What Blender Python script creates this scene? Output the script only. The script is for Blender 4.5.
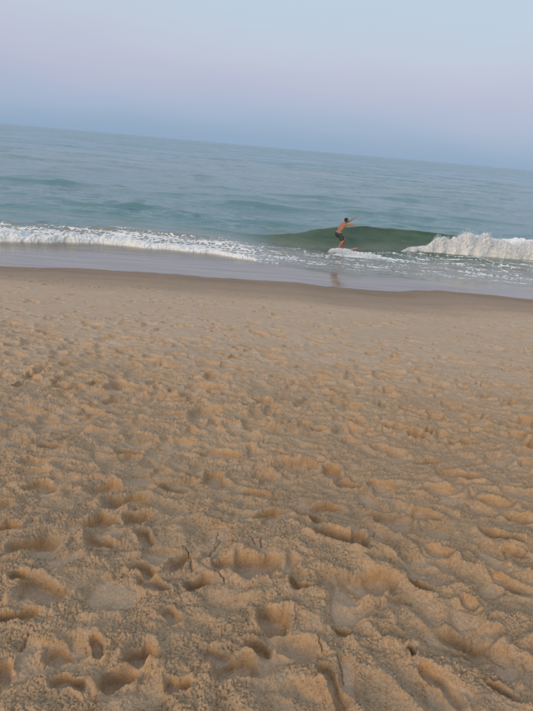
import bpy, bmesh, math, random
import numpy as np
from mathutils import Matrix, Vector

for o in list(bpy.data.objects):
    bpy.data.objects.remove(o)
scene = bpy.context.scene
COL = scene.collection
random.seed(4)

# ------------------------------------------------------------------ camera
CAM_H = 4.2                     # above sea level; about 1.6 m above the sand
cam_data = bpy.data.cameras.new("camera")
cam = bpy.data.objects.new("camera", cam_data)
COL.objects.link(cam)
cam_data.sensor_fit = 'VERTICAL'
cam_data.sensor_height = 36.0
cam_data.lens = 36.0 * 534.0 / 711.0
cam_data.clip_start = 0.05
cam_data.clip_end = 60000.0
cam.matrix_world = (Matrix.Translation((0, 0, CAM_H))
                    @ Matrix.Rotation(math.pi / 2 - math.radians(21.27), 4, 'X')
                    @ Matrix.Rotation(math.radians(5.07), 4, 'Z'))
scene.camera = cam
scene.render.resolution_x = 768
scene.render.resolution_y = 1024

# ------------------------------------------------------------------ sky, sun, exposure
SUN_EL = math.radians(22.0)     # the low sun is behind the camera, a little to the left
SUN_AZ = math.radians(210.0)    # clockwise from +Y
world = bpy.data.worlds.new("World")
scene.world = world
world.use_nodes = True
nt = world.node_tree
nt.nodes.clear()
w_out = nt.nodes.new('ShaderNodeOutputWorld')
tc = nt.nodes.new('ShaderNodeTexCoord')
sep = nt.nodes.new('ShaderNodeSeparateXYZ')
nt.links.new(tc.outputs['Generated'], sep.inputs[0])
# soft, slow unevenness of the evening haze
skyn = nt.nodes.new('ShaderNodeTexNoise')
skyn.inputs['Scale'].default_value = 2.2
skyn.inputs['Detail'].default_value = 3.0
skm = nt.nodes.new('ShaderNodeMapping')
skm.inputs['Scale'].default_value = (1.0, 1.0, 5.0)
nt.links.new(tc.outputs['Generated'], skm.inputs[0])
nt.links.new(skm.outputs[0], skyn.inputs['Vector'])
off = nt.nodes.new('ShaderNodeMath'); off.operation = 'MULTIPLY_ADD'
nt.links.new(skyn.outputs['Fac'], off.inputs[0])
off.inputs[1].default_value = 0.08
off.inputs[2].default_value = -0.04
addz = nt.nodes.new('ShaderNodeMath'); addz.operation = 'ADD'
nt.links.new(sep.outputs['Z'], addz.inputs[0])
nt.links.new(off.outputs[0], addz.inputs[1])
ramp = nt.nodes.new('ShaderNodeValToRGB')
nt.links.new(addz.outputs[0], ramp.inputs[0])
els = [(0.000, (0.270, 0.395, 0.555)), (0.035, (0.325, 0.435, 0.600)), (0.070, (0.395, 0.460, 0.630)),
       (0.105, (0.470, 0.485, 0.640)), (0.150, (0.515, 0.555, 0.665)), (0.215, (0.500, 0.610, 0.720)),
       (0.300, (0.500, 0.620, 0.740)), (0.600, (0.520, 0.610, 0.720)), (1.000, (0.520, 0.600, 0.700))]
cr = ramp.color_ramp
cr.interpolation = 'B_SPLINE'
cr.elements[0].position = els[0][0]; cr.elements[0].color = (*els[0][1], 1)
cr.elements[1].position = els[-1][0]; cr.elements[1].color = (*els[-1][1], 1)
for p, c in els[1:-1]:
    e = cr.elements.new(p); e.color = (*c, 1)
bg_band = nt.nodes.new('ShaderNodeBackground')
nt.links.new(ramp.outputs[0], bg_band.inputs[0])
bg_band.inputs[1].default_value = 1.17
sky = nt.nodes.new('ShaderNodeTexSky')
sky.sky_type = 'NISHITA'
sky.sun_disc = False
sky.sun_elevation = SUN_EL
sky.sun_rotation = SUN_AZ
sky.air_density = 1.3
sky.dust_density = 1.5
bg_sky = nt.nodes.new('ShaderNodeBackground')
nt.links.new(sky.outputs[0], bg_sky.inputs[0])
bg_sky.inputs[1].default_value = 0.05
mixw = nt.nodes.new('ShaderNodeMixShader')
mixw.inputs[0].default_value = 0.18
nt.links.new(bg_band.outputs[0], mixw.inputs[1])
nt.links.new(bg_sky.outputs[0], mixw.inputs[2])
nt.links.new(mixw.outputs[0], w_out.inputs[0])

sun_data = bpy.data.lights.new("sun", 'SUN')
sun_data.energy = 1.95
sun_data.angle = math.radians(32.0)
sun_data.color = (1.0, 0.75, 0.50)
sun = bpy.data.objects.new("sun", sun_data)
COL.objects.link(sun)
sdir = Vector((math.sin(SUN_AZ) * math.cos(SUN_EL), math.cos(SUN_AZ) * math.cos(SUN_EL), math.sin(SUN_EL)))
sun.rotation_euler = sdir.to_track_quat('Z', 'Y').to_euler()

scene.view_settings.view_transform = 'Standard'
scene.view_settings.look = 'None'
scene.view_settings.exposure = 0.0
scene.view_settings.gamma = 1.0

# ------------------------------------------------------------------ helpers
def tag(o, label=None, cat=None, group=None, kind=None):
    if label: o['label'] = label
    if cat: o['category'] = cat
    if group: o['group'] = group
    if kind: o['kind'] = kind
    return o

RNG = np.random.RandomState(11)
PERM = RNG.permutation(4096)
PERM = np.concatenate([PERM, PERM, PERM])
ANG = RNG.rand(4096) * 2 * np.pi
GX, GY = np.cos(ANG).astype(np.float32), np.sin(ANG).astype(np.float32)
G3 = RNG.randn(4096, 3); G3 = (G3 / np.linalg.norm(G3, axis=1)[:, None]).astype(np.float32)

def perlin(x, y, seed=0):
    x = np.asarray(x, dtype=np.float64) + seed * 17.31 + 500
    y = np.asarray(y, dtype=np.float64) + seed * 9.73 + 500
    xi = np.floor(x).astype(np.int64); yi = np.floor(y).astype(np.int64)
    fx = (x - xi).astype(np.float32); fy = (y - yi).astype(np.float32)
    xi &= 4095; yi &= 4095
    def h(a, b):
        return PERM[PERM[a & 4095] + (b & 4095)]
    u = fx * fx * fx * (fx * (fx * 6 - 15) + 10); v = fy * fy * fy * (fy * (fy * 6 - 15) + 10)
    def g(k, dx, dy):
        return GX[k] * dx + GY[k] * dy
    a = g(h(xi, yi), fx, fy); b = g(h(xi + 1, yi), fx - 1, fy)
    c = g(h(xi, yi + 1), fx, fy - 1); d = g(h(xi + 1, yi + 1), fx - 1, fy - 1)
    return ((a + u * (b - a)) * (1 - v) + (c + u * (d - c)) * v) * 1.5

def perlin3(x, y, z, seed=0):
    p = [np.asarray(q, dtype=np.float64) + seed * s + 500 for q, s in ((x, 7.7), (y, 3.3), (z, 5.1))]
    i = [np.floor(q).astype(np.int64) for q in p]
    f = [(q - k).astype(np.float32) for q, k in zip(p, i)]
    w = [t * t * t * (t * (t * 6 - 15) + 10) for t in f]
    r = 0
    for dx in (0, 1):
        for dy in (0, 1):
            for dz in (0, 1):
                k = PERM[PERM[PERM[(i[0] + dx) & 4095] + ((i[1] + dy) & 4095)] + ((i[2] + dz) & 4095)]
                gr = G3[k]
                v = gr[..., 0] * (f[0] - dx) + gr[..., 1] * (f[1] - dy) + gr[..., 2] * (f[2] - dz)
                r = r + v * (w[0] if dx else 1 - w[0]) * (w[1] if dy else 1 - w[1]) * (w[2] if dz else 1 - w[2])
    return r * 1.5

def worley(x, y, seed=0):
    x = np.asarray(x, dtype=np.float64) + seed * 13.7 + 700
    y = np.asarray(y, dtype=np.float64) + seed * 4.9 + 700
    xi = np.floor(x).astype(np.int64); yi = np.floor(y).astype(np.int64)
    best = np.full(x.shape, 9.0, dtype=np.float32)
    for i in (-1, 0, 1):
        for j in (-1, 0, 1):
            k = PERM[PERM[(xi + i) & 4095] + ((yi + j) & 4095)]
            px = xi + i + .5 + .5 * GX[k]; py = yi + j + .5 + .5 * GY[k]
            best = np.minimum(best, (px - x) ** 2 + (py - y) ** 2)
    return np.sqrt(best)

def sm(a, b, x):
    t = np.clip((x - a) / (b - a), 0, 1)
    return t * t * (3 - 2 * t)

def grid_object(name, X, Y, Z, mat, attrs=None, smooth=True):
    ny, nx = X.shape
    me = bpy.data.meshes.new(name)
    nv = nx * ny
    me.vertices.add(nv)
    co = np.empty((nv, 3), dtype=np.float32)
    co[:, 0] = X.ravel(); co[:, 1] = Y.ravel(); co[:, 2] = Z.ravel()
    me.vertices.foreach_set('co', co.ravel())
    idx = np.arange(nv, dtype=np.int32).reshape(ny, nx)
    q = np.stack([idx[:-1, :-1], idx[:-1, 1:], idx[1:, 1:], idx[1:, :-1]], axis=-1).reshape(-1, 4)
    nf = len(q)
    me.loops.add(nf * 4)
    me.loops.foreach_set('vertex_index', q.ravel())
    me.polygons.add(nf)
    me.polygons.foreach_set('loop_start', np.arange(0, nf * 4, 4, dtype=np.int32))
    me.update(calc_edges=True)
    if smooth:
        me.polygons.foreach_set('use_smooth', np.ones(nf, dtype=bool))
    for k, v in (attrs or {}).items():
        a = me.attributes.new(k, 'FLOAT', 'POINT')
        a.data.foreach_set('value', np.ascontiguousarray(v.ravel(), dtype=np.float32))
    me.materials.append(mat)
    o = bpy.data.objects.new(name, me)
    COL.objects.link(o)
    return o

class NT:
    """Small helper for shader graphs."""
    def __init__(self, name):
        self.m = bpy.data.materials.new(name)
        self.m.use_nodes = True
        self.t = self.m.node_tree
        self.b = self.t.nodes['Principled BSDF']
        self.pos = self.t.nodes.new('ShaderNodeNewGeometry').outputs['Position']
    def n(self, typ, **kw):
        nd = self.t.nodes.new(typ)
        for k, v in kw.items(): setattr(nd, k, v)
        return nd
    def set(self, sock, v):
        if isinstance(v, bpy.types.NodeSocket): self.t.links.new(v, sock)
        elif isinstance(v, (tuple, list)) and len(v) == 3 and sock.type == 'RGBA': sock.default_value = (*v, 1)
        else: sock.default_value = v
    def attr(self, name):
        return self.n('ShaderNodeAttribute', attribute_name=name).outputs['Fac']
    def noise(self, scale, detail=4, rough=0.55, vec=None, dist=0.0):
        nd = self.n('ShaderNodeTexNoise')
        self.set(nd.inputs['Vector'], vec or self.pos)
        nd.inputs['Scale'].default_value = scale
        nd.inputs['Detail'].default_value = detail
        nd.inputs['Roughness'].default_value = rough
        nd.inputs['Distortion'].default_value = dist
        return nd.outputs['Fac']
    def scaled(self, s, vec=None):
        nd = self.n('ShaderNodeMapping')
        self.set(nd.inputs['Vector'], vec or self.pos)
        nd.inputs['Scale'].default_value = s
        return nd.outputs[0]
    def rng(self, v, a, b, c=0.0, d=1.0, smooth=False):
        nd = self.n('ShaderNodeMapRange')
        nd.interpolation_type = 'SMOOTHSTEP' if smooth else 'LINEAR'
        self.set(nd.inputs[0], v)
        for i, q in enumerate((a, b, c, d)): self.set(nd.inputs[i + 1], q)
        return nd.outputs[0]
    def math(self, op, a, b=0.0, c=0.0):
        nd = self.n('ShaderNodeMath', operation=op)
        self.set(nd.inputs[0], a); self.set(nd.inputs[1], b); self.set(nd.inputs[2], c)
        return nd.outputs[0]
    def mix(self, f, a, b):
        nd = self.n('ShaderNodeMix', data_type='RGBA')
        self.set(nd.inputs[0], f); self.set(nd.inputs[6], a); self.set(nd.inputs[7], b)
        return nd.outputs[2]
    def mixf(self, f, a, b):
        nd = self.n('ShaderNodeMix', data_type='FLOAT')
        self.set(nd.inputs[0], f); self.set(nd.inputs[2], a); self.set(nd.inputs[3], b)
        return nd.outputs[0]
    def bump(self, h, dist, strength=1.0, normal=None):
        nd = self.n('ShaderNodeBump')
        self.set(nd.inputs['Height'], h)
        self.set(nd.inputs['Distance'], dist)
        self.set(nd.inputs['Strength'], strength)
        if normal: self.set(nd.inputs['Normal'], normal)
        return nd.outputs[0]
    def out(self, **kw):
        for k, v in kw.items():
            self.set(self.b.inputs[k.replace('_', ' ')], v)
        return self.m

# ------------------------------------------------------------------ shared shapes of the beach
PY = np.array([-60, 0, 1.5, 4, 8, 12, 15, 16.2, 20.5, 26, 60.])
PZ = np.array([2.95, 2.72, 2.62, 2.25, 1.62, .98, .45, .27, .05, -.35, -2.5])
_fy = np.linspace(-60, 60, 12001)
_k = np.hanning(61); _k /= _k.sum()
_fz = np.convolve(np.pad(np.interp(_fy, PY, PZ), 30, mode='edge'), _k, mode='valid')
AX = np.array([-60, -30, -7.8, -5.2, -2.2, .84, 2.06, 2.97, 3.95, 5.37, 6.68, 8.37, 14, 30, 60.])
AY = np.array([13.0, 14.1, 15.37, 16.10, 16.27, 16.55, 16.35, 16.30, 16.62, 17.22, 17.28, 17.2, 17.5, 17.8, 18.5])
BX = np.array([-60, -30, -10.4, -8.8, -7.2, -5.73, -3.9, -2.2, -.97, -.32, 1.75, 3.2, 4.8, 7.45, 10, 14, 30, 60.])
BY = np.array([19, 19.4, 20.0, 20.8, 21.9, 21.5, 21.9, 21.5, 20.9, 20.4, 20.3, 19.6, 20.3, 20.1, 20.4, 20.9, 21, 21.5])
def fA(x):
    return np.interp(x, AX, AY) + 0.10 * perlin(x / 1.1, 0 * x, 3) + 0.05 * perlin(x / .45, 0 * x, 4)
def fB(x):
    return np.interp(x, BX, BY) + 0.25 * perlin(x / 1.3, 0 * x, 5) + 0.09 * perlin(x / .4, 0 * x, 6)
def beach(x, y):
    sh = (fA(x) - 16.2) * sm(6, 15, y) * (1 - sm(19, 22, y))
    return np.interp(y - sh, _fy, _fz)

# ------------------------------------------------------------------ materials
def sand_material():
    t = NT('beach_sand')
    wet = t.attr('wet')          # 1 in the glazed band
    damp = t.attr('damp')
    flat = t.attr('trodden')     # smooth pressed bottoms of the prints
    big = t.noise(1.3, 5)
    mid = t.noise(9.0, 5, .6)
    grain = t.noise(420, 3, .7)
    clump = t.noise(75, 4, .65)
    turned_sunlit = t.attr('turned_sunlit')
    dry = t.mix(t.rng(big, .35, .65), (.615, .430, .275), (.640, .438, .262))
    dry = t.mix(t.math('MULTIPLY', t.attr('smooth_skin'), t.rng(t.noise(2.4, 5, .65, t.scaled((.6, 1.4, 1))), .30, .62, .45, 1)), dry, (.720, .555, .430))
    dry = t.mix(t.rng(mid, .42, .66, 0, .6), dry, (.580, .375, .205))
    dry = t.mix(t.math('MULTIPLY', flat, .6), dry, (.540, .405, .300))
    dry = t.mix(t.math('MULTIPLY', turned_sunlit, t.rng(t.noise(5, 4, .6), .30, .58, .25, 1)), dry, (.630, .335, .115))  # ochre of fresh sand plus warm sunlight put into the colour
    dry = t.mix(t.rng(clump, .42, .64, 0, t.mixf(t.attr('smooth_skin'), .60, .30)), dry, (.400, .258, .158))
    dry = t.mix(t.rng(t.noise(170, 2, .6), .50, .66, 0, t.mixf(t.attr('smooth_skin'), .38, .18)), dry, (.230, .155, .100))
    speck = t.noise(900, 2, .8)
    dry = t.mix(t.rng(grain, .42, .68, 0, t.mixf(t.attr('smooth_skin'), .55, .35)), dry, (.220, .155, .105))
    dry = t.mix(t.rng(speck, .55, .68, 0, .65), dry, (.80, .66, .48))
    dampc = t.mix(t.rng(t.noise(1.6, 4, .6, t.scaled((.35, 1.6, 1))), .3, .7), (.275, .192, .138), (.345, .250, .182))
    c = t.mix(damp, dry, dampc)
    wash = t.attr('wash')
    wetc = t.mix(t.rng(t.noise(1.0, 5, .62, t.scaled((.28, 2.4, 1))), .40, .60), (.200, .155, .120), (.290, .240, .195))
    wetc = t.mix(wash, wetc, (.185, .140, .105))
    c = t.mix(wet, c, wetc)
    rough = t.mixf(wet, t.mixf(damp, .95, .75), t.rng(t.noise(1.2, 3, .5, t.scaled((.4, 1.6, 1))), .3, .7, .06, .16))
    rough = t.math('ADD', rough, t.math('MULTIPLY', t.math('MULTIPLY', wash, wet), .18))
    crust = t.noise(190, 3, .7)
    h = t.math('ADD', t.math('MULTIPLY', crust, .0060), t.math('MULTIPLY', grain, .0030))
    keep = t.math('SUBTRACT', 1.0, t.math('MAXIMUM', wet, t.math('MULTIPLY', flat, .60)))
    h = t.math('MULTIPLY', h, keep)
    nrm = t.bump(h, 1.0, .9)
    return t.out(Base_Color=c, Roughness=rough, IOR=t.mixf(wet, 1.35, 1.40),
                 Specular_IOR_Level=t.mixf(wet, .15, .62), Normal=nrm)

def sea_material():
    t = NT('sea_water')
    foam = t.attr('foam')
    deep = t.attr('deep')
    thin = t.attr('thin')
    near = t.mix(t.rng(t.noise(1.0, 5, .65, t.scaled((.6, 1.5, 4))), .32, .68), (.050, .098, .072), (.090, .148, .108))
    c = t.mix(deep, near, (.105, .214, .236))
    c = t.mix(thin, c, (.290, .270, .250))
    # foam lacing: cellular threads broken by noise
    wv = t.n('ShaderNodeTexNoise'); t.set(wv.inputs['Vector'], t.pos); wv.inputs['Scale'].default_value = 2.5
    wm = t.n('ShaderNodeMixRGB' if False else 'ShaderNodeVectorMath', operation='MULTIPLY_ADD')
    t.set(wm.inputs[0], wv.outputs['Color']); wm.inputs[1].default_value = (.35, .35, .35); t.set(wm.inputs[2], t.pos)
    vo = t.n('ShaderNodeTexVoronoi', feature='DISTANCE_TO_EDGE')
    t.set(vo.inputs['Vector'], t.scaled((1.6, 1.0, 1.0), wm.outputs[0])); vo.inputs['Scale'].default_value = 2.6
    lace = t.rng(vo.outputs['Distance'], 0.0, .22, 1.0, 0.0)
    fn = t.noise(6, 6, .7, t.scaled((1, .7, 1)))
    f = t.math('ADD', t.math('MULTIPLY', lace, .30), fn)
    f = t.math('ADD', f, t.math('MULTIPLY', t.math('SUBTRACT', t.noise(1.1, 3, .6, t.scaled((.6, 1.6, 1))), .5), 1.1))
    lo = t.rng(foam, 0, 1, 1.08, .28)
    fm = t.rng(f, lo, t.math('ADD', lo, .14), 0, 1, True)
    fm = t.math('MULTIPLY', fm, t.rng(foam, 0.01, .08))
    c = t.mix(fm, c, (.78, .79, .79))
    small = t.noise(1.0, 4, .6, t.scaled((5.0, 13.0, 1)))
    mid = t.noise(1.0, 4, .62, t.scaled((.7, 2.3, 1)))
    far = t.noise(1.0, 5, .6, t.scaled((.05, .17, 1)))
    h = t.math('ADD', t.math('MULTIPLY', small, .018), t.math('MULTIPLY', mid, t.mixf(deep, .08, .07)))
    h = t.math('ADD', h, t.math('MULTIPLY', t.noise(1.0, 4, .6, t.scaled((.22, .8, 1))), t.mixf(deep, .05, .08)))
    h = t.math('ADD', h, t.math('MULTIPLY', far, t.mixf(deep, 0, .3)))
    h = t.math('ADD', t.math('MULTIPLY', h, t.mixf(thin, 1, .6)), t.math('MULTIPLY', fm, .02))
    nrm = t.bump(h, 1.0, 1.0)
    # facets of the chop: slopes taken straight from noise, so they survive at a distance
    acc = None
    for sc, k in (((.025, .09, 1), .14), ((.09, .30, 1), .20), ((.35, 1.2, 1), .20), ((1.5, 4.5, 1), .22), ((6, 14, 1), .16)):
        nd = t.n('ShaderNodeTexNoise'); t.set(nd.inputs['Vector'], t.scaled(sc)); nd.inputs['Scale'].default_value = 1.0
        nd.inputs['Detail'].default_value = 1.5
        v = t.n('ShaderNodeVectorMath', operation='SUBTRACT'); t.set(v.inputs[0], nd.outputs['Color']); v.inputs[1].default_value = (.5, .5, .5)
        w = t.n('ShaderNodeVectorMath', operation='MULTIPLY'); t.set(w.inputs[0], v.outputs[0]); w.inputs[1].default_value = (k * 1.1, k * 3.2, 0)
        if acc is None: acc = w.outputs[0]
        else:
            a_ = t.n('ShaderNodeVectorMath', operation='ADD'); t.set(a_.inputs[0], acc); t.set(a_.inputs[1], w.outputs[0]); acc = a_.outputs[0]
    sc_ = t.n('ShaderNodeVectorMath', operation='SCALE'); t.set(sc_.inputs[0], acc)
    t.set(sc_.inputs['Scale'], t.math('MULTIPLY', t.mixf(t.attr('away'), .42, 2.0), t.mixf(thin, 1.0, .3)))
    a_ = t.n('ShaderNodeVectorMath', operation='ADD'); t.set(a_.inputs[0], nrm); t.set(a_.inputs[1], sc_.outputs[0])
    nn = t.n('ShaderNodeVectorMath', operation='NORMALIZE'); t.set(nn.inputs[0], a_.outputs[0])
    nrm = nn.outputs[0]
    rough = t.mixf(fm, t.mixf(deep, .07, .07), .9)
    return t.out(Base_Color=c, Roughness=rough, IOR=1.34, Normal=nrm)

def foam_material(name, dirt=.35):
    t = NT(name)
    n = t.noise(3.2, 5, .65)
    fine = t.noise(24, 5, .7)
    c = t.mix(t.rng(n, .50, .72, 0, dirt), (.88, .92, .96), (.55, .49, .42))
    c = t.mix(t.rng(fine, .45, .75, 0, .22), c, (.62, .66, .66))
    return t.out(Base_Color=c, Roughness=.85, Specular_IOR_Level=.25,
                 Subsurface_Weight=.5, Subsurface_Radius=(.12, .12, .12), Subsurface_Scale=1.0,
                 Normal=t.bump(t.math('ADD', fine, t.noise(70, 3, .7)), .02, 1.0))

M_SAND = sand_material()
M_SEA = sea_material()
M_FOAM = foam_material('white_foam', .12)
M_FOAM_B = foam_material('sandy_foam', .28)

def droplets(name, pts, sizes, mat):
    base = np.array([(1, 0, 0), (-1, 0, 0), (0, 1, 0), (0, -1, 0), (0, 0, 1), (0, 0, -1)], float)
    fa = np.array([(0, 2, 4), (2, 1, 4), (1, 3, 4), (3, 0, 4), (2, 0, 5), (1, 2, 5), (3, 1, 5), (0, 3, 5)])
    n = len(pts)
    V = (pts[:, None, :] + base[None] * sizes[:, None, None] * (1 + .4 * RNG.randn(n, 6, 1) * .6)).reshape(-1, 3)
    Fc = (fa[None] + (np.arange(n) * 6)[:, None, None]).reshape(-1, 3)
    return V, Fc

# ------------------------------------------------------------------ sand
# footprints seen in the foreground: x, y, half length, heading, aspect, depth in cm
PITS = [(-0.729, 1.466, 0.087, -0.16, 1.4, 3.5), (-0.35, 1.562, 0.058, -0.93, 1.3, 3), (-0.312, 1.226, 0.059, 0.62, 1.3, 4.5), (-0.369, 1.137, 0.049, 0.26, 1.4, 4), (-0.463, 1.256, 0.042, -0.93, 1.6, 2.5), (-0.762, 1.349, 0.058, 0.19, 2, 3), (-0.582, 1.218, 0.045, -0.48, 1.5, 2), (-0.705, 1.143, 0.033, -0.69, 1.4, 2.5), (0.112, 1.442, 0.058, 0.12, 1.2, 4.5), (0.057, 1.31, 0.044, 0.12, 1.2, 3.5), (-0.021, 1.203, 0.069, 0.49, 1.5, 3.5), (0.033, 1.713, 0.095, 0.12, 1.3, 5), (-0.197, 1.582, 0.046, 0.11, 1.4, 4), (-0.261, 1.711, 0.067, 0.81, 1.5, 3), (-0.109, 1.706, 0.06, 0.85, 1.6, 3), (0.365, 1.415, 0.038, -1.11, 1.5, 2.5), (0.495, 1.679, 0.108, 0.64, 1.3, 3.5), (1.071, 1.755, 0.095, -0.85, 2.2, 3.2), (0.849, 1.607, 0.046, -0.61, 1.5, 2.5), (0.809, 1.427, 0.098, -0.18, 2.8, 3), (0.576, 1.344, 0.031, -1.53, 2, 3.2), (0.288, 1.187, 0.078, -0.93, 3, 3), (0.643, 1.22, 0.072, -0.93, 3, 2.6), (0.845, 1.205, 0.058, -0.88, 2.6, 2.5), (-1.051, 2.213, 0.088, -0.09, 1.6, 3.5), (-0.757, 2.235, 0.089, 0.79, 1.3, 3.5), (-0.621, 2.147, 0.109, 0.61, 1.5, 4), (-0.686, 1.929, 0.08, 0.95, 1.4, 3.5), (-0.541, 2.012, 0.064, 0.17, 1.4, 3.5), (-1.04, 1.818, 0.057, 0.75, 1.6, 3.5), (-0.879, 1.718, 0.087, 0.82, 1.8, 4), (-0.637, 1.783, 0.062, 0.13, 1.5, 3.5), (-0.443, 1.871, 0.062, -0.96, 1.4, 3), (-0.772, 2.73, 0.075, 0.23, 1.6, 3), (-0.403, 1.639, 0.054, -0.29, 1.5, 3), (-1.195, 2.64, 0.066, 0.23, 1.6, 2.5), (-0.232, 2.514, 0.091, -1.35, 1.4, 3.5), (0.235, 2.78, 0.159, 0.34, 2.3, 3.5), (0.448, 2.726, 0.092, 1.29, 1.6, 3.5), (0.288, 2.11, 0.068, -1.07, 1.4, 3), (0.378, 2.238, 0.076, 0.62, 1.4, 3), (0.405, 1.953, 0.131, -0.16, 2.2, 5), (0.076, 2.113, 0.086, 0.28, 1.8, 3), (0.531, 2.586, 0.078, -0.45, 1.5, 3.2), (-0.228, 2.846, 0.125, 0.21, 2, 2.8), (0.869, 3.146, 0.121, -0.35, 1.7, 3.2), (0.5, 1.975, 0.05, -1.32, 1.4, 4), (1.219, 2.78, 0.137, -0.33, 2.4, 4), (1.083, 2.967, 0.108, 0.46, 1.6, 3), (1.025, 2.556, 0.122, 0.17, 2.4, 2.8), (0.703, 2.215, 0.122, 0.16, 2, 3.2), (0.896, 2.315, 0.064, -0.77, 1.5, 2.8), (1.188, 2.112, 0.102, -0.61, 2.4, 4), (1.212, 1.978, 0.051, -0.43, 1.5, 3), (1.366, 2.293, 0.075, -0.46, 1.8, 3.2), (1.309, 2.447, 0.097, -0.3, 2, 3), (0.725, 2.584, 0.098, 0.04, 2, 2.6), (1.998, 3.639, 0.117, 0.05, 2, 3), (1.471, 3.401, 0.123, 0.23, 1.9, 2.8), (0.861, 1.943, 0.068, -0.7, 1.7, 2.6), (-0.84, 1.515, 0.04, 0.09, 1.5, 2.4), (0.21, 1.622, 0.042, -0.71, 1.6, 2), (-0.5, 1.111, 0.051, -0.03, 1.8, 2.4), (-0.259, 1.408, 0.047, -0.41, 1.6, 2), (0.699, 1.688, 0.062, -0.9, 2, 2.5), (-0.175, 1.142, 0.038, 0.4, 1.6, 2.2)]
CRACKS = [[(0.579, 2.06), (0.542, 1.98), (0.518, 1.893)], [(-0.291, 1.833), (-0.246, 1.767), (-0.22, 1.658)],
          [(-0.133, 1.888), (-0.157, 1.794), (-0.176, 1.749)], [(-0.001, 1.899), (0.024, 1.842)],
          [(0.045, 1.877), (0.051, 1.817)], [(-0.7, 1.217), (-0.695, 1.276)], [(0.263, 1.377), (0.272, 1.316)]]

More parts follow.
